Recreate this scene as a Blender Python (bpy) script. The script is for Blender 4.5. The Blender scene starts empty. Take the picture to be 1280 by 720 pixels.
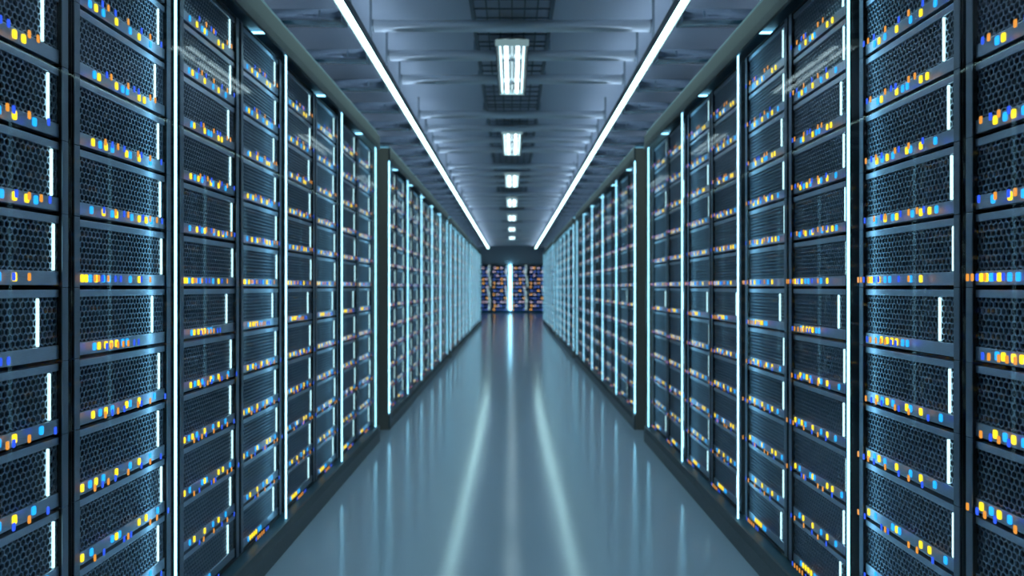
import bpy, bmesh, math, random
from mathutils import Vector
random.seed(7)
sc = bpy.context.scene
col = sc.collection
EYE = 1.26            # lens height above the floor
F = 979.0             # focal length in pixels of the 1280 wide frame

# ------------------------------------------------------------------ materials
def mat(name, base, rough=.5, metal=0., spec=.5, emit=None, strength=0., sample=True):
    m = bpy.data.materials.new(name); m.use_nodes = True
    b = m.node_tree.nodes['Principled BSDF']
    b.inputs['Base Color'].default_value = (*base, 1)
    b.inputs['Roughness'].default_value = rough
    b.inputs['Metallic'].default_value = metal
    b.inputs['Specular IOR Level'].default_value = spec
    if emit:
        b.inputs['Emission Color'].default_value = (*emit, 1)
        b.inputs['Emission Strength'].default_value = strength
        if not sample:
            m.cycles.emission_sampling = 'NONE'
    return m

def noise_tint(m, scale, lo, hi, c, rough=None, stretch=(1, 1, 1)):
    """base colour varied by fine noise; optionally the roughness too"""
    nt = m.node_tree; b = nt.nodes['Principled BSDF']
    tc = nt.nodes.new('ShaderNodeTexCoord'); mp = nt.nodes.new('ShaderNodeMapping')
    mp.inputs['Scale'].default_value = stretch
    n = nt.nodes.new('ShaderNodeTexNoise'); n.inputs['Scale'].default_value = scale; n.inputs['Detail'].default_value = 4
    r = nt.nodes.new('ShaderNodeValToRGB')
    r.color_ramp.elements[0].position = .3; r.color_ramp.elements[1].position = .7
    r.color_ramp.elements[0].color = (*[x * lo for x in c], 1); r.color_ramp.elements[1].color = (*[x * hi for x in c], 1)
    nt.links.new(tc.outputs['Object'], mp.inputs['Vector']); nt.links.new(mp.outputs['Vector'], n.inputs['Vector'])
    nt.links.new(n.outputs['Fac'], r.inputs['Fac']); nt.links.new(r.outputs['Color'], b.inputs['Base Color'])
    if rough:
        mr = nt.nodes.new('ShaderNodeMapRange'); mr.inputs['To Min'].default_value = rough[0]; mr.inputs['To Max'].default_value = rough[1]
        nt.links.new(n.outputs['Fac'], mr.inputs['Value']); nt.links.new(mr.outputs['Result'], b.inputs['Roughness'])
    return n

M = {}
M['rail'] = mat('brushed_rail', (.62, .73, .88), .30, .9)
noise_tint(M['rail'], 60, .9, 1.1, (.62, .73, .88), (.26, .33), (1, 20, 20))
M['ear'] = mat('ear_metal', (.30, .36, .44), .36, .8)
M['grille'] = mat('grille_metal', (.36, .46, .58), .34, .85)
M['cavity'] = mat('cavity', (.045, .075, .10), .6)
M['rack'] = mat('rack_black', (.010, .012, .015), .45)
M['enclosure'] = mat('enclosure_grey', (.047, .054, .057), .55)
noise_tint(M['enclosure'], 90, .88, 1.12, (.047, .054, .057))
M['plinth'] = mat('plinth_grey', (.16, .175, .185), .55)
noise_tint(M['plinth'], 90, .88, 1.12, (.16, .175, .185))
M['endpanel'] = mat('end_panel_charcoal', (.27, .245, .215), .6)
noise_tint(M['endpanel'], 120, .8, 1.2, (.27, .245, .215))
M['inner'] = mat('inner_teal', (.025, .12, .18), .4)
M['steel'] = mat('duct_steel', (.45, .50, .54), .22, 1.)
noise_tint(M['steel'], 14, .8, 1.2, (.45, .50, .54), (.16, .30), (1, 3, 3))
M['pipe'] = mat('pipe_paint', (.80, .86, .90), .32, .4)
M['rod'] = mat('rod_paint', (.34, .40, .44), .4, .5)
M['tray'] = mat('tray_wire', (.13, .165, .20), .4, .6)
M['traylip'] = mat('tray_lip', (.45, .55, .62), .35, .7)
M['lampbody'] = mat('lamp_body', (.10, .12, .13), .45, .1)
M['lampcap_glow'] = mat('glowing_lamp_cap', (.55, .66, .68), .4, emit=(.55, .85, .88), strength=.22)  # weak glow put into caps that the tubes leave dark
M['reflector'] = mat('lamp_reflector', (.10, .12, .125), .4, .4)
M['wall'] = mat('wall_paint', (.16, .19, .23), .7)
noise_tint(M['wall'], 40, .93, 1.07, (.16, .19, .23))

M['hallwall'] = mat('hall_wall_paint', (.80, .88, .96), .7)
M['strip'] = mat('rack_strip_light', (.8, .9, 1), .4, emit=(.27, .72, 1.0), strength=4.6)
M['strip_end'] = M['strip']
M['line'] = mat('ceiling_line_light', (.8, .9, 1), .4, emit=(.56, .95, .96), strength=7.5)
M['uplight'] = mat('added_uplight', (.8, .9, 1), .4, emit=(.54, .75, 1.0), strength=4.6)  # for added, unseen fixtures that brighten the ceiling
M['tube'] = mat('fluorescent_tube', (.9, .95, 1), .4, emit=(.68, .92, 1.0), strength=5.)
M['edge'] = mat('tube_reflection', (.9, .95, 1), .4, emit=(.60, .93, 1.0), strength=2.)  # glow of the tubes mirrored in the reflector
M['bar'] = mat('server_bar_light', (.8, .9, 1), .4, emit=(.52, .90, .96), strength=1.5, sample=False)
M['yellow'] = mat('indicator_yellow', (.5, .4, .05), .4, emit=(1., .69, .012), strength=1.4, sample=False)
M['cyan'] = mat('indicator_cyan', (.05, .3, .5), .4, emit=(.012, .39, 1.), strength=1.2, sample=False)
M['orange'] = mat('indicator_ghost_orange', (.4, .2, .05), .4, emit=(.95, .36, .04), strength=.78, sample=False)  # dimmer glass reflection of the yellow pads
M['blue'] = mat('indicator_and_ghost_blue', (.02, .08, .4), .4, emit=(.03, .11, .95), strength=.85, sample=False)  # far pads, and the glass reflection of the cyan pads

M['yellow_bright'] = mat('indicator_amber', (.5, .3, .05), .4, emit=(1., .46, .08), strength=3., sample=False)
M['cyan_bright'] = mat('indicator_royal', (.02, .1, .5), .4, emit=(.10, .22, .9), strength=2.0, sample=False)
M['mauve'] = mat('indicator_pale', (.4, .35, .5), .4, emit=(.70, .55, .75), strength=2.6, sample=False)
M['bar_dim'] = mat('server_bar_dim', (.5, .6, .6), .4, emit=(.45, .66, .68), strength=.75, sample=False)
# floor: polished resin
f = M['floor'] = mat('polished_floor', (.56, .69, .86), .14, 0, .45)
noise_tint(f, 260, .93, 1.07, (.56, .69, .86), (.125, .16))
# ceiling: ribbed sheet
c = M['ceiling'] = mat('ribbed_ceiling', (.64, .70, .80), .5)
nt = c.node_tree; b = nt.nodes['Principled BSDF']
tc = nt.nodes.new('ShaderNodeTexCoord'); w = nt.nodes.new('ShaderNodeTexWave'); w.bands_direction = 'Y'
w.inputs['Scale'].default_value = 8.5
bp = nt.nodes.new('ShaderNodeBump'); bp.inputs['Strength'].default_value = .35; bp.inputs['Distance'].default_value = .006
nt.links.new(tc.outputs['Object'], w.inputs['Vector']); nt.links.new(w.outputs['Fac'], bp.inputs['Height']); nt.links.new(bp.outputs['Normal'], b.inputs['Normal'])

# clear glass: mostly transparent, mirror share rising towards grazing angles
g = M['glass'] = bpy.data.materials.new('clear_glass'); g.use_nodes = True
nt = g.node_tree; nt.nodes.clear()
out = nt.nodes.new('ShaderNodeOutputMaterial'); mix = nt.nodes.new('ShaderNodeMixShader')
tr = nt.nodes.new('ShaderNodeBsdfTransparent'); tr.inputs['Color'].default_value = (.975, .992, .99, 1)
gl = nt.nodes.new('ShaderNodeBsdfGlossy'); gl.inputs['Roughness'].default_value = 0.
lw = nt.nodes.new('ShaderNodeLayerWeight'); lw.inputs['Blend'].default_value = .5
pw = nt.nodes.new('ShaderNodeMath'); pw.operation = 'POWER'; pw.inputs[1].default_value = 4
ma = nt.nodes.new('ShaderNodeMath'); ma.operation = 'MULTIPLY_ADD'; ma.inputs[1].default_value = .26; ma.inputs[2].default_value = .004
nt.links.new(lw.outputs['Facing'], pw.inputs[0]); nt.links.new(pw.outputs[0], ma.inputs[0]); mn = nt.nodes.new('ShaderNodeMath'); mn.operation = 'MINIMUM'; mn.inputs[1].default_value = .036
nt.links.new(ma.outputs[0], mn.inputs[0]); nt.links.new(mn.outputs[0], mix.inputs[0])
p5 = nt.nodes.new('ShaderNodeMath'); p5.operation = 'POWER'; p5.inputs[1].default_value = 5
t5 = nt.nodes.new('ShaderNodeMath'); t5.operation = 'MULTIPLY_ADD'; t5.inputs[1].default_value = -.38; t5.inputs[2].default_value = .985
nt.links.new(lw.outputs['Facing'], p5.inputs[0]); nt.links.new(p5.outputs[0], t5.inputs[0]); nt.links.new(t5.outputs[0], tr.inputs['Color'])
nt.links.new(tr.outputs[0], mix.inputs[1]); nt.links.new(gl.outputs[0], mix.inputs[2]); nt.links.new(mix.outputs[0], out.inputs['Surface'])

# ------------------------------------------------------------------ mesh builder
class MB:
    def __init__(s): s.v = []; s.f = []; s.m = []; s.mats = []
    def mi(s, m):
        if m not in s.mats: s.mats.append(m)
        return s.mats.index(m)
    def box(s, x0, x1, y0, y1, z0, z1, m):
        n = len(s.v); i = s.mi(m)
        s.v += [(x, y, z) for z in (z0, z1) for y in (y0, y1) for x in (x0, x1)]
        for q in ((0, 2, 3, 1), (4, 5, 7, 6), (0, 1, 5, 4), (2, 6, 7, 3), (0, 4, 6, 2), (1, 3, 7, 5)):
            s.f.append([n + k for k in q]); s.m.append(i)
        return s
    def cbox(s, x0, x1, y0, y1, z0, z1, m, c=.002):
        """box with every edge chamfered by c"""
        bm = bmesh.new()
        vs = [bm.verts.new((x, y, z)) for z in (z0, z1) for y in (y0, y1) for x in (x0, x1)]
        for q in ((0, 2, 3, 1), (4, 5, 7, 6), (0, 1, 5, 4), (2, 6, 7, 3), (0, 4, 6, 2), (1, 3, 7, 5)):
            bm.faces.new([vs[k] for k in q])
        bmesh.ops.bevel(bm, geom=bm.edges[:], offset=c, segments=2, affect='EDGES', profile=.5)
        return s.take(bm, m)
    def take(s, bm, m):
        n = len(s.v); i = s.mi(m)
        bm.verts.index_update()
        s.v += [tuple(v.co) for v in bm.verts]
        for fc in bm.faces:
            s.f.append([n + v.index for v in fc.verts]); s.m.append(i)
        bm.free(); return s
    def prism(s, pts, axis, a0, a1, m):
        """closed polygon pts extruded along axis between a0 and a1"""
        n = len(s.v); k = len(pts); i = s.mi(m)
        for a in (a0, a1):
            for p in pts:
                s.v.append({'x': (a, p[0], p[1]), 'y': (p[0], a, p[1]), 'z': (p[0], p[1], a)}[axis])
        for j in range(k):
            s.f.append([n + j, n + (j + 1) % k, n + k + (j + 1) % k, n + k + j]); s.m.append(i)
        s.f.append([n + j for j in range(k)][::-1]); s.m.append(i)
        s.f.append([n + k + j for j in range(k)]); s.m.append(i)
        return s
    def tube(s, axis, c0, c1, r, a0, a1, m, n=16):
        return s.prism([(c0 + r * math.cos(2 * math.pi * j / n), c1 + r * math.sin(2 * math.pi * j / n)) for j in range(n)], axis, a0, a1, m)
    def add(s, o, dx=0, dy=0, dz=0, T=None):
        n = len(s.v)
        for v in o.v:
            p = (v[0] + dx, v[1] + dy, v[2] + dz)
            s.v.append(T(p) if T else p)
        idx = [s.mi(m) for m in o.mats]
        for fc, m in zip(o.f, o.m):
            s.f.append([n + k for k in fc]); s.m.append(idx[m])
        return s
    def mesh(s, name, smooth=False):
        me = bpy.data.meshes.new(name); me.from_pydata(s.v, [], s.f)
        for m in s.mats: me.materials.append(m)
        for p, i in zip(me.polygons, s.m): p.material_index = i
        bm = bmesh.new(); bm.from_mesh(me); bmesh.ops.recalc_face_normals(bm, faces=bm.faces); bm.to_mesh(me); bm.free()
        if smooth:
            me.shade_smooth()
            for p in me.polygons:
                if len(p.vertices) > 4: p.use_smooth = False
        me.update(); return me
    def build(s, name, parent=None, smooth=False):
        return link(name, s.mesh(name, smooth), parent)

def link(name, me, parent=None):
    o = bpy.data.objects.new(name, me); col.objects.link(o)
    if parent: o.parent = parent
    return o
def tag(o, label, cat, group=None):
    o['label'] = label; o['category'] = cat
    if group: o['group'] = group
    return o
def empty(name, loc, rz=0):
    o = bpy.data.objects.new(name, None); col.objects.link(o); o.location = loc; o.rotation_euler = (0, 0, rz)
    o.empty_display_size = .1; return o
def struct(o): o['kind'] = 'structure'; return o
def copy_tree(o, parent=None):
    c_ = o.copy(); col.objects.link(c_)
    if parent: c_.parent = parent
    for ch in list(o.children): copy_tree(ch, c_)
    return c_
ORD = ['', 'first', 'second', 'third', 'fourth', 'fifth', 'sixth', 'seventh', 'eighth', 'ninth', 'tenth', 'eleventh', 'twelfth', 'thirteenth', 'fourteenth',
       'fifteenth', 'sixteenth', 'seventeenth', 'eighteenth', 'nineteenth']
TENS = {20: 'twent', 30: 'thirt', 40: 'fort', 50: 'fift'}
def ordw(n):
    if n < 20: return ORD[n]
    t = n // 10 * 10
    return TENS[t] + 'ieth' if n == t else TENS[t] + 'y-' + ORD[n - t]
SIDE = {-1: 'left', 1: 'right'}

# ------------------------------------------------------------------ layout along the aisle
PER = 1.2525
BAYS = [(1.3105, 4)] + [(7.02 + k * 6.963, 5) for k in range(3)]     # first strip of each enclosure, rack pairs in it
XE, XF = 1.135, 1.147                                             # ear plane and face plane of the racks
W, EW, PITCH = .574, .026, .186
XS = 1.101                                                        # rack strips
ROOM_END, HALL_END = 29.6, 40.4
CEIL = EYE + 1.755

# ------------------------------------------------------------------ room shell
struct(MB().box(-2.45, 2.45, -2.6, 41, -.1, 0, M['floor']).build('floor'))
struct(MB().box(-2.45, 2.45, -2.6, ROOM_END, CEIL, CEIL + .1, M['ceiling']).build('ceiling'))
struct(MB().box(-2.45, 2.45, ROOM_END, 41, CEIL + .75, CEIL + .85, M['wall']).build('ceiling_hall'))
struct(MB().box(-2.45, 2.45, ROOM_END - .1, ROOM_END, CEIL + .1, CEIL + .75, M['wall']).build('wall_drop'))
struct(MB().box(-2.55, -2.45, -2.6, 41, 0, CEIL + .8, M['wall']).build('wall_left'))
struct(MB().box(2.45, 2.55, -2.6, 41, 0, CEIL + .8, M['wall']).build('wall_right'))
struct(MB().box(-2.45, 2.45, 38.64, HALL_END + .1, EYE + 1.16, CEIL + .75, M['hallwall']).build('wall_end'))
struct(MB().box(-2.45, 2.45, HALL_END, HALL_END + .1, 0, EYE + 1.159, M['wall']).build('wall_rear'))
struct(MB().box(-2.45, 2.45, -2.6, -2.5, 0, CEIL, M['wall']).build('wall_back'))

# ------------------------------------------------------------------ rack enclosures (plinth, header, end panels, glass leaves)
XP = 1.08
def enclosure(side, k, y0, y1, pairs, s0):
    e = empty('rack_enclosure', (0, y0, 0))
    tag(e, f'long grey framed enclosure with glass front, {ordw(k)} from the front on the {SIDE[side]}', 'enclosure', 'glass fronted rack enclosures')
    L = y1 - y0
    def b(m, x0, x1, ya, yb, z0, z1, mm):
        xs = sorted((side * x0, side * x1)); return m.cbox(xs[0], xs[1], ya, yb, z0, z1, mm, .0015)
    # plinth with the dark ledge the racks stand on
    p = MB(); b(p, XP, XP + .014, 0, L, 0, EYE - 1.128, M['plinth']); p.build('plinth', e)
    p = MB(); b(p, XP + .015, 2.02, .03, L - .03, .004, EYE - 1.130, M['inner']); p.build('base_platform', e)
    p = MB(); b(p, XP, XP + .014, 0, L, EYE + 1.122, EYE + 1.236, M['enclosure']); p.build('header', e)
    p = MB(); b(p, XP + .015, 2.02, .03, L - .03, EYE + 1.250, EYE + 1.266, M['inner']); p.build('roof_panel', e)
    p = MB(); b(p, 2.022, 2.045, .03, L - .03, 0, EYE + 1.266, M['inner']); p.build('back_panel', e)
    for ya in (0, L - .028):
        p = MB(); b(p, XP + .016, 2.045, ya, ya + .028, 0, EYE + 1.236, M['endpanel']); p.build('end_panel', e)
    for q in range(pairs):
        p = MB(); ya = s0 - y0 + q * PER - (.02 if q else .05)
        yb = s0 - y0 + (q + 1) * PER - .024
        xs = sorted((side * (XP - .010), side * (XP - .003)))
        p.box(xs[0], xs[1], max(ya, .01), min(yb, L - .01), EYE - 1.165, EYE + 1.152, M['glass']).build('glass_door', e)
    return e

for side in (-1, 1):
    for k, (s0, n) in enumerate(BAYS):
        y0 = s0 - (.09 if k else .7); y1 = s0 + n * PER + .085
        enclosure(side, k + 1, y0, y1, n, s0)

# ------------------------------------------------------------------ light strips at every rack pair: upright plus a short arm over the racks
def strip_mb(side):
    m = MB()
    m.tube('z', 0, 0, .0042, EYE - 1.126, EYE + 1.236, M['strip'], 10)
    return m
strip_mesh, arm_mesh, back_mesh, foot_mesh = {}, {}, {}, {}
for side in (-1, 1):
    strip_mesh[side] = strip_mb(side).mesh('light_tube', True)
    xs = sorted((side * .006, side * .19))
    arm_mesh[side] = MB().cbox(xs[0], xs[1], -.006, .006, EYE + 1.236, EYE + 1.246, M['strip'], .003).mesh('light_arm')
    xs = sorted((side * .0066, side * .013))
    back_mesh[side] = MB().cbox(xs[0], xs[1], -.004, .004, EYE + 1.13, EYE + 1.21, M['ear'], .001).mesh('mounting_clip')
    foot_mesh[side] = MB().cbox(xs[0], xs[1], -.004, .004, EYE - 1.1285, EYE - 1.122, M['ear'], .001).mesh('mounting_clip')
for side in (-1, 1):
    for k, (s0, n) in enumerate(BAYS):
        for q in range(n + 1):
            r = empty('light_strip', (side * XS, s0 + q * PER, 0))
            vis = q if k == 0 else q + 1
            lab = (f'upright white light strip, {ordw(vis)} from the front along the {ordw(k+1)} {SIDE[side]} enclosure' if vis
                   else f'upright white light strip just outside the {SIDE[side]} edge of the picture')
            tag(r, lab, 'light strip', 'upright light strips between the racks')
            link('light_tube', strip_mesh[side], r); link('light_arm', arm_mesh[side], r); link('mounting_clip', back_mesh[side], r); link('mounting_clip', foot_mesh[side], r)

# ------------------------------------------------------------------ rack cabinet; local x runs to the viewer's right, front faces -y
RZ0, RZ1 = EYE - 1.129, EYE + 1.121
RB = .006
rack_parts = [
    ('side_panel', MB().cbox(-.0045, -.0005, RB, .80, RZ0 + .012, RZ1 - .008, M['rack'], .001)),
    ('side_panel', MB().cbox(W + .0005, W + .0045, RB, .80, RZ0 + .012, RZ1 - .008, M['rack'], .001)),
    ('top_panel', MB().cbox(-.0045, W + .0045, RB, .80, RZ1 - .007, RZ1, M['rack'], .001)),
    ('base', MB().cbox(-.0045, W + .0045, RB, .80, RZ0 + .001, RZ0 + .011, M['rack'], .001)),
    ('rear_door', MB().cbox(-.0045, W + .0045, .801, .82, RZ0 + .012, RZ1 - .008, M['rack'], .002)),
]
rack_parts = [(n_, m_.mesh(n_)) for n_, m_ in rack_parts]
def rack(loc, rz, label, group, sx=1):
    r = empty('server_rack', loc, rz); r.scale = (sx, 1, 1); tag(r, label, 'server rack', group)
    for n_, me in rack_parts: link(n_, me, r)
    return r

# ------------------------------------------------------------------ server unit
FY = XF - XE                       # face set back behind the ears
H0, H1 = .0058, PITCH - .0058      # the unit inside its pitch
ZB0, ZB1 = H0, H0 + .0345           # bottom rail
ZG0, ZG1 = ZB1, ZB1 + .121         # grille
ZT0, ZT1 = ZG1, H1                 # top rail
FX0, FX1 = EW, W - EW

def grille_mb():
    m = MB(); p, h = .0194, .0150; th = .005; y = FY + .002
    mi = m.mi(M['grille'])
    for r in range(9):
        cz = ZG0 - .001 + r * h
        for q in range(27):
            cx = FX0 - .004 + (q + .5) * p + (r % 2) * p / 2
            if cx > FX1 + p * .3: continue
            outer = [(0, 2 * h / 3), (p / 2, h / 3), (p / 2, -h / 3), (0, -2 * h / 3), (-p / 2, -h / 3), (-p / 2, h / 3)]
            n = len(m.v); cl = lambda x, a, b_: min(max(x, a), b_)
            for s, yy in ((1, y), (.80, y), (.78, y + th)):
                for ox, oz in outer:
                    m.v.append((cl(cx + ox * s, FX0 + .0005, FX1 - .0005), yy, cl(cz + oz * s, ZG0 - .002, ZG1 + .002)))
            for a in range(6):
                b_ = (a + 1) % 6
                m.f.append([n + a, n + b_, n + 6 + b_, n + 6 + a]); m.m.append(mi)
                m.f.append([n + 6 + a, n + 6 + b_, n + 12 + b_, n + 12 + a]); m.m.append(mi)
    return m
def rrect(w_, h_, r):
    pts = []
    for cx, cz, a0 in ((w_ / 2 - r, h_ / 2 - r, 0), (-w_ / 2 + r, h_ / 2 - r, 90), (-w_ / 2 + r, -h_ / 2 + r, 180), (w_ / 2 - r, -h_ / 2 + r, 270)):
        for a in (0, 30, 60, 90):
            t = math.radians(a0 + a); pts.append((cx + r * math.cos(t), cz + r * math.sin(t)))
    return pts
M['stem_clear'] = bpy.data.materials.new('clear_ghost_stem'); M['stem_clear'].use_nodes = True  # stem that carries the built reflection of a pad
nt = M['stem_clear'].node_tree; b = nt.nodes['Principled BSDF']; b.inputs['Alpha'].default_value = .06; b.inputs['Base Color'].default_value = (.5, .6, .7, 1)
YR = FY - .003                     # front of the rails
def led_mb(a, b_):
    """lit pad on the rail, its glass reflection built as a dimmer tip on a stem"""
    m = MB()
    m.prism(rrect(.0148, .0210, .0045), 'y', YR - .0018, YR + .002, M[a])
    m.tube('y', 0, 0, .0006, -.0245, YR - .0018, M['stem_clear'], 5)
    m.prism(rrect(.0108, .0185, .0035), 'y', -.0262, -.0245, M[b_])
    return m
LEDS = {'Y': led_mb('yellow', 'orange'), 'C': led_mb('cyan', 'blue')}
chassis_mb = MB().cbox(.004, W - .004, FY + .022, .62, H0 + .001, H1 - .001, M['cavity'], .002)
def ear_make(x0, x1):
    m = MB(); m.cbox(x0, x1, 0, .0035, .0006, PITCH - .0006, M['ear'], .0012)
    return m.box(x0 + .0008, x1 - .0008, .0036, .021, .0012, PITCH - .0012, M['black'])  # ear sides blackened: their shade is put into the colour
M['black'] = mat('ear_side_shade', (.004, .005, .006), .8, 0, .2)
ear_mb = [ear_make(.0006, EW), ear_make(W - EW, W - .0006)]
rail_b = MB().cbox(FX0 + .0004, FX1 - .0004, YR, FY + .020, ZB0, ZB1, M['rail'], .0015)
rail_t = MB().cbox(FX0 + .0004, FX1 - .0004, YR, FY + .020, ZT0, ZT1, M['rail'], .0015)
grille = grille_mb()
bar_mb = MB().prism(rrect(.0068, .117, .003), 'y', FY - .0025, FY + .002, M['bar'])

# lights per row, read along the nearest full rack (row 11 top)
PAT = {
    4 + 6: 'C440 Y470 C507 Y573 C642 Y687 C744', 3 + 6: 'C462 Y485 Y573 C604 C627 Y687 Y713', 2 + 6: 'Y455 C491 Y520 C553 Y624 C642 Y687 C744',
    1 + 6: 'C447 Y508 C552 Y573 C650 Y687 Y722 C748', 6: 'Y400 Y420 C440 Y470 C507 C535 C642 Y687', 5: 'C462 Y485 Y520 Y547 Y573 C604 C627',
    4: 'Y455 C491 Y520 C553 Y624 C642 Y687 C764', 3: 'Y400 C440 Y470 C507 Y573 C642 Y687 C742', 2: 'Y400 C447 C552 Y573 C588 Y687 Y722 C780',
    1: 'C447 Y485 Y573 C642 Y687 C744', 0: 'C462 Y485 Y510 Y535 Y560 C590 C612', 11: 'C447 Y508 C552 Y573 C588 Y687 Y722',
}
BARX = {10: 195, 9: 191, 8: 195, 7: 197.5, 6: 199, 5: 187.5, 4: 196, 3: 195, 2: 199, 1: 195, 0: 190, 11: 194}
def zu(z): return min(max(F * XF / (640 - z / 4) - 2.028, FX0 + .011), FX1 - .011)
LED_U = {r: [(t[0], zu(float(t[1:]))) for t in s.split()] for r, s in PAT.items()}
BAR_U = {r: F * (XF + .004) / (640 - x) - 2.028 for r, x in BARX.items()}
LEDZ = ZB0 + .0185

me = {'chassis': chassis_mb.mesh('server_unit'), 'ear0': ear_mb[0].mesh('mounting_ear'), 'ear1': ear_mb[1].mesh('mounting_ear'), 'rb': rail_b.mesh('bottom_rail'),
      'rt': rail_t.mesh('top_rail'), 'grille': grille.mesh('grille'), 'bar': bar_mb.mesh('light_bar'), 'Y': LEDS['Y'].mesh('indicator_light'), 'C': LEDS['C'].mesh('indicator_light')}

proto = {}
def server_full(row):
    """a unit with its parts; the first of each row kind is built, the rest are copies"""
    if row in proto: return copy_tree(proto[row])
    r = link('server_unit', me['chassis']); proto[row] = r
    for key, nm in (('ear0', 'mounting_ear'), ('ear1', 'mounting_ear'), ('rb', 'bottom_rail'), ('rt', 'top_rail'), ('grille', 'grille')):
        link(nm, me[key], r)
    o = link('light_bar', me['bar'], r); o.location = (BAR_U[row], 0, (ZG0 + ZG1) / 2)
    for c_, u in LED_U[row]:
        o = link('indicator_light', me[c_], r); o.location = (u, 0, LEDZ)
        o['label'] = 'yellow indicator light' if c_ == 'Y' else 'blue indicator light'
    return r

def whole_mb(row, lite=False, big=1):
    m = MB()
    if lite:
        m.box(.0006, EW, 0, .021, .0006, PITCH - .0006, M['ear']); m.box(W - EW, W - .0006, 0, .021, .0006, PITCH - .0006, M['ear'])
        m.box(FX0, FX1, YR, FY + .02, ZB0, ZB1, M['rail']); m.box(FX0, FX1, YR, FY + .02, ZT0, ZT1, M['rail'])
        m.box(FX0, FX1, FY + .003, FY + .02, ZG0, ZG1, M['mesh_far'])
        m.box(BAR_U[row] - .0042, BAR_U[row] + .0042, FY - .0012, FY + .003, ZG0 + .002, ZG1 - .002, M['bar'])
        if big > 1:
            rr0 = random.Random(row * 3 + 2).uniform(-.05, .03)
            m.box(BAR_U[row] + rr0 - .02, BAR_U[row] + rr0 + .02, FY - .009, FY - .006, ZG0 - .02, ZG1 + .01, M['bar_dim'])
            rr = random.Random(row * 5 + 1)
            for q in range(4):
                u = .07 + q * .115 + rr.uniform(-.02, .02); a = rr.choice(('yellow_bright', 'cyan_bright', 'mauve', 'blue', 'mauve', 'yellow_bright'))
                m.box(u - .014, u + .014, YR - .002, YR + .001, LEDZ - .018, LEDZ + .024, M[a])
        for c_, u in LED_U[row] if big == 1 else ():
            a, b_ = ('yellow', 'orange') if c_ == 'Y' else ('cyan', 'blue')
            m.box(u - .009, u + .009, YR - .002, YR + .001, LEDZ - .0107, LEDZ + .0107, M[a])
            m.box(u - .006, u + .006, -.026, -.0245, LEDZ - .0095, LEDZ + .0095, M[b_])  # the pad's reflection in the glass, built as a second pad
    else:
        for p_ in (chassis_mb, ear_mb[0], ear_mb[1], rail_b, rail_t, grille): m.add(p_)
        m.add(bar_mb, BAR_U[row], 0, (ZG0 + ZG1) / 2)
        for c_, u in LED_U[row]: m.add(LEDS[c_], u, 0, LEDZ)
    return m
M['mesh_far'] = mat('grille_far', (.05, .065, .08), .55, .5)
whole_me = {r: whole_mb(r).mesh('server_unit') for r in range(12)}
lite = {r: whole_mb(r, True) for r in range(12)}
lite_end = {r: whole_mb(r, True, 2) for r in range(12)}

def in_frame(side, ya, row):
    """does any of the unit's front fall inside the picture"""
    for u in (0, W):
        y = ya + u
        if y <= .3 or F * XE / y > 640: continue
        for z in (row * PITCH - 6 * PITCH, row * PITCH - 5 * PITCH):
            if abs(z) * F / y < 352: return True
    return False

rest = MB(); n_rest = 0; n_ind = 0
BASEZ = EYE - 6 * PITCH
for side in (-1, 1):
    rz = math.pi / 2 if side < 0 else -math.pi / 2
    for k, (s0, n) in enumerate(BAYS):
        spots = []
        for q in range(n):
            for off in (.12, .722):
                spots.append(s0 + q * PER + off - (.0 if side < 0 else .045))
        if k == 0:
            spots = [spots[0] - .655] + spots
        for j, ya in enumerate(spots):
            ypos = ya if side < 0 else ya + W
            num = j if k == 0 else j + 1
            lab = (f'tall black server rack, {ordw(num)} from the front of the {ordw(k+1)} {SIDE[side]} enclosure' if num
                   else f'tall black server rack just outside the {SIDE[side]} edge of the picture')
            rack((side * XE, ypos, 0), rz, lab, 'server racks along the aisle')
            shown = [r for r in range(11, -1, -1) if in_frame(side, ya, r)]
            for row in range(12):
                loc = (side * XE, ypos, BASEZ + row * PITCH)
                if k == 0 or (k == 1 and j < 5):
                    vis = row in shown
                    if k == 0 and vis: o = server_full(row)
                    else: o = link('server_unit', whole_me[row])
                    o.location = loc; o.rotation_euler = (0, 0, rz)
                    n_ind += 1
                    if len(shown) == 12: w_ = f'{ordw(12 - row)} from top'
                    elif vis: w_ = f'{ordw(shown.index(row) + 1)} in view from top'
                    else: w_ = 'above or below the picture'
                    place = f'{ordw(num)} rack' if num else 'unseen rack'
                    tag(o, f'dark server unit, {w_}, {place} of {ordw(k+1)} {SIDE[side]} enclosure', 'server', 'rack mounted server units')
                else:
                    if side < 0: T = lambda p, l=loc: (l[0] - p[1], l[1] + p[0], l[2] + p[2])
                    else: T = lambda p, l=loc: (l[0] + p[1], l[1] - p[0], l[2] + p[2])
                    rest.add(lite[row], T=T); n_rest += 1
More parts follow.
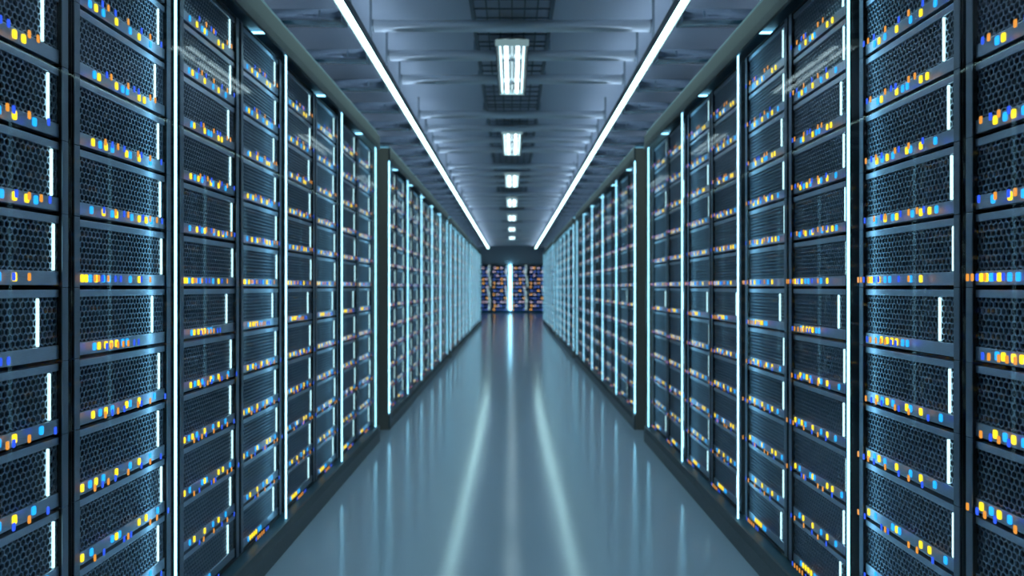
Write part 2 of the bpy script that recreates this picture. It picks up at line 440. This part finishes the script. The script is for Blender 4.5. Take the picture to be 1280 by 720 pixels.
# racks across the far end of the hall
YEND, SX = 38.6, 1.52
PIT = .908
for j in range(-2, 3):
    x0 = -.085 + j * PIT - PIT * (0 if True else 1) + .02
    if j == 2: continue
    rack((x0, YEND, 0), 0, f'wide black server rack across the far end of the hall, {ordw(j+3)} from the left', 'server racks at the far end', SX)
    for row in range(12):
        rest.add(lite_end[row], T=lambda p, x0=x0, row=row: (x0 + p[0] * SX, YEND + p[1], BASEZ + row * PITCH + p[2])); n_rest += 1
o = rest.build('server_units'); o['kind'] = 'stuff'
tag(o, 'countless small dark server units with blue and yellow lights filling the distant racks', 'server')
print('servers', n_ind, n_rest)
struct(MB().cbox(-2.1, 2.1, YEND - .02, YEND + .9, 0, RZ0, M['inner'], .004).build('floor_plinth'))
for xx, nm in ((-.085 - 2 * PIT, 'first'), (-.085, 'second'), (-.085 + 2 * PIT, 'third')):
    r = empty('light_strip', (xx, YEND - .05, 0)); tag(r, f'upright white light strip at the far end of the hall, {nm} from the left', 'light strip', 'light strips at the far end')
    MB().tube('z', 0, 0, .060 if nm == 'second' else .02, EYE - 1.128, EYE + 1.13, M['strip_end'], 14).build('light_tube', r, True)
    MB().cbox(-.03, .03, .076, .09, EYE - 1.128, EYE + 1.15, M['ear'], .002).build('backing_channel', r)

# ------------------------------------------------------------------ ceiling: long line lights
ZS = EYE + 1.47
for side in (-1, 1):
    r = empty('ceiling_line_light', (side * .879, 0, ZS))
    tag(r, f'long white line of light hung under the ceiling, {SIDE[side]} of the middle lamps', 'ceiling light', 'long ceiling lines of light')
    hs = MB().cbox(-.030, .030, -1.8, 29.5, .006, .034, M['lampbody'], .002)
    x = -.0295 if side > 0 else .0265
    hs.box(x, x + .003, -1.8, 29.5, -.022, .006, M['lampbody'])  # lips added to keep the diffuser's light off the glass and header
    hs.box(-x - .003, -x, -1.8, 29.5, -.012, .006, M['lampbody'])
    hs.build('housing', r)
    MB().cbox(-.018, .018, -1.79, 29.49, .0345, .040, M['uplight'], .001).build('added_upper_diffuser', r)  # added upward glow, unseen from the aisle, to brighten the ceiling
    MB().cbox(-.024, .024, -1.79, 29.49, -.002, .0055, M['line'], .001).build('diffuser', r)

for side in (-1, 1):
    for k, (s0, n) in enumerate(BAYS):
        r = empty('added_roof_uplight', (side * 1.80, s0, EYE + 1.268))  # unseen fixture added to lighten the ceiling
        tag(r, f'added unseen uplight lying on the roof of the {ordw(k+1)} {SIDE[side]} enclosure', 'uplight', 'added uplights over the enclosures')
        MB().cbox(-.03, .03, .1, n * PER - .1, 0, .02, M['lampbody'], .002).build('housing', r)
        MB().cbox(-.024, .024, .11, n * PER - .11, .0205, .026, M['uplight'], .001).build('diffuser', r)
# crossbars with hanger rods
ZB = EYE + 1.558
rod = MB().box(-.007, .007, -.007, .007, ZS + .035 - ZB, CEIL - ZB - .001, M['rod']).mesh('hanger_rod')
pipe = MB().tube('x', 0, .036, .036, -.853, .853, M['pipe'], 20).mesh('crossbar_pipe', True)
cap = MB().tube('x', 0, .036, .039, -.006, .006, M['rod'], 20).mesh('end_collar', True)
idx = 0; protob = None
for i in range(-8, 41):
    y = 4.777 + i * .612
    if (i - 3) % 5 == 0 or y > ROOM_END - .3 or y < -1.7: continue
    if protob is None:
        b0 = empty('ceiling_crossbar', (0, y, ZB)); link('pipe', pipe, b0)
        for s in (-1, 1):
            h_ = link('hanger_rod', rod, b0); h_.location = (s * .862, 0, 0)
            h_ = link('end_collar', cap, b0); h_.location = (s * .847, 0, 0)
        o = protob = b0
    else: o = copy_tree(protob)
    o.location = (0, y, ZB)
    if y * 360 > F * 1.558:
        idx += 1; lab = f'grey round crossbar under the ceiling, {ordw(idx)} from the front'
    else: lab = 'grey round crossbar under the ceiling above the top edge of the picture'
    tag(o, lab, 'crossbar', 'crossbars under the ceiling')

# side brackets from the outer walls to the line lights: rounded steel boxes
def bracket_mb(side):
    m = MB(); bm = bmesh.new()
    prof = []
    w_, h_ = .05, .082
    for a in range(0, 181, 15):
        t = math.radians(a); prof.append((w_ * math.cos(t), .030 + .052 * math.sin(t)))
    prof += [(-w_, .006), (-w_ - .012, .004), (-w_ - .012, 0), (w_ + .012, 0), (w_ + .012, .004), (w_, .006)]
    x = sorted((side * .94, side * 2.449))
    m.prism(prof, 'x', x[0], x[1], M['steel']); bm.free(); return m
brk = {s: bracket_mb(s).mesh('bracket_body', True) for s in (-1, 1)}
brc, brp = {}, {}
for s in (-1, 1):
    x = sorted((s * .930, s * .9395)); brc[s] = MB().cbox(x[0], x[1], -.066, .066, -.004, .088, M['traylip'], .002).mesh('end_plate')
    x = sorted((s * 1.052, s * 1.062)); brp[s] = MB().cbox(x[0], x[1], -.068, -.0635, .014, .052, M['traylip'], .001).mesh('glint_plate')  # pale plate standing in for a light's glint on the bracket
for side in (-1, 1):
    idx = 0; pr = None
    for i in range(-7, 35):
        y = 4.37 + i * .734
        if y > ROOM_END - .3 or y < -1.7: continue
        if pr is None:
            pr = o = empty('ceiling_bracket', (0, y, ZS)); link('bracket_body', brk[side], o); link('end_plate', brc[side], o); link('glint_plate', brp[side], o)
        else: o = copy_tree(pr)
        o.location = (0, y, ZS)
        if y * 360 > F * 1.47:
            idx += 1; lab = f'steel side bracket meeting the {SIDE[side]} line of light, {ordw(idx)} from the front'
        else: lab = f'steel side bracket on the {SIDE[side]} above the top edge of the picture'
        tag(o, lab, 'bracket', 'side brackets above the racks')

# wire cable trays along the middle
ZT = EYE + 1.672
def tray_mb(L):
    m = MB()
    n = 6; hw = .232
    for q in range(n + 1):
        x = -hw + q * 2 * hw / n; m.box(x - .004, x + .004, 0, L, .004, .034, M['tray'])
    y = .05
    while y < L:
        m.box(-hw, hw, y - .004, y + .004, 0, .008, M['tray']); y += .158
    return m
TL = 1.83
tr_mesh = tray_mb(TL).mesh('wire_mesh')
lipm = {s: MB().box(min(s * .236, s * .252), max(s * .236, s * .252), 0, TL, .0, .058, M['tray']).mesh('side_rail') for s in (-1, 1)}
clipm = {s: MB().cbox(min(s * .2525, s * .268), max(s * .2525, s * .268), 0, .12, -.016, .05, M['traylip'], .002).mesh('rail_clip') for s in (-1, 1)}
hang = {s: MB().box(s * .244 - .005, s * .244 + .005, .9, .91, .058, CEIL - ZT - .001, M['tray']).mesh('tray_hanger') for s in (-1, 1)}
y = 1.72; pr = None; idx = 0
while y < ROOM_END - 2:
    if pr is None:
        pr = o = empty('cable_tray', (0, y, ZT)); link('wire_mesh', tr_mesh, o)
        for s in (-1, 1):
            link('side_rail', lipm[s], o); link('tray_hanger', hang[s], o)
            for yy in (.06, .83): h_ = link('rail_clip', clipm[s], o); h_.location = (0, yy, 0)
    else: o = copy_tree(pr)
    o.location = (0, y, ZT)
    if (y + TL) * 360 > F * 1.672:
        idx += 1; lab = f'dark wire cable tray above the lamps, {ordw(idx)} length from the front'
    else: lab = 'dark wire cable tray length above the top edge of the picture'
    tag(o, lab, 'cable tray', 'cable trays above the lamps')
    y += TL + .006

# lamps
LZ = EYE + 1.545
def lamp(y, i):
    L = 1.26; h = L / 2
    r = empty('ceiling_lamp', (0, y, LZ)); tag(r, f'hanging twin tube ceiling lamp, {ordw(i)} from the front', 'ceiling lamp', 'ceiling lamps above the aisle')
    o = MB(); hw = .108
    # open trough: flared sides, flat back, end caps with a lip
    for s in (-1, 1):
        pts = [(s * hw, 0), (s * (hw - .010), .0), (s * (hw - .030), .052), (s * (hw - .020), .060)]
        o.prism(pts if s < 0 else pts[::-1], 'y', -h, h, M['lampbody'])
    o.box(-hw + .02, hw - .02, -h, h, .052, .060, M['lampbody'])
    for ya in (-h - .012, h): o.cbox(-hw, hw, ya, ya + .012, .004, .046, M['lampcap_glow'], .002)
    o.build('housing', r)
    o = MB()
    for s in (-1, 1):
        pts = [(s * .062, .050), (s * .0905, .006), (s * .093, .006), (s * .066, .051)]
        o.prism(pts, 'y', -h + .01, h - .01, M['reflector'])
    o.prism([(-.016, .051), (0, .012), (.016, .051)], 'y', -h + .01, h - .01, M['reflector'])
    o.build('reflector', r)
    for s in (-1, 1):
        MB().tube('y', s * .038, .022, .0115, -h + .03, h - .02, M['tube'], 12).build('tube', r, True)
    for s in (-1, 1):
        t = MB().tube('y', s * .077, .014, .0045, -h + .04, h - .03, M['edge'], 10).build('tube_reflection', r, True)  # reflections of the tubes, built as thin glowing rods
    for ya in (-.4, .4):
        MB().box(-.004, .004, ya - .004, ya + .004, .0601, ZT - LZ - .0005, M['rod']).build('hanger', r)
for i, y in enumerate([5.66, 8.55, 11.5, 14.45, 17.6, 21.0, 24.6]): lamp(y, i + 1)
for y in (2.6, -.6, 32., 34.5, 37.): lamp(y, 1)  # the far hall's lamps are added, unseen, to light its end wall
for o in [o for o in col.objects if o.name.startswith('ceiling_lamp') and o.location.y < 5]:
    o['label'] = 'hanging twin tube ceiling lamp above the top edge of the picture'
for o in [o for o in col.objects if o.name.startswith('ceiling_lamp') and o.location.y > 30]:
    o['label'] = 'added unseen twin tube ceiling lamp of the far hall, behind the ceiling edge'; o.location.z += .75

# ------------------------------------------------------------------ world, camera, view
w_ = bpy.data.worlds.new('room_air'); sc.world = w_; w_.use_nodes = True
w_.node_tree.nodes['Background'].inputs[0].default_value = (.05, .08, .11, 1); w_.node_tree.nodes['Background'].inputs[1].default_value = .2
cam = bpy.data.cameras.new('camera'); co = bpy.data.objects.new('camera', cam); col.objects.link(co); sc.camera = co
co.location = (0, 0, EYE); co.rotation_euler = (math.pi / 2, 0, 0)
cam.sensor_width = 36; cam.lens = F / 1280 * 36; cam.shift_y = -.7 / 1280; cam.clip_start = .05; cam.clip_end = 200
cam.dof.use_dof = True; cam.dof.focus_distance = 2.25; cam.dof.aperture_fstop = 2.7
vs = sc.view_settings; vs.view_transform = 'Standard'; vs.look = 'None'; vs.exposure = .32; vs.gamma = 1; vs.use_curve_mapping = False
cy = sc.cycles
cy.use_denoising = True
try: cy.denoiser = 'OPENIMAGEDENOISE'
except Exception: pass
cy.max_bounces = 8; cy.diffuse_bounces = 3; cy.glossy_bounces = 4; cy.transparent_max_bounces = 24; cy.transmission_bounces = 4
cy.caustics_reflective = False; cy.caustics_refractive = False; cy.sample_clamp_indirect = 6
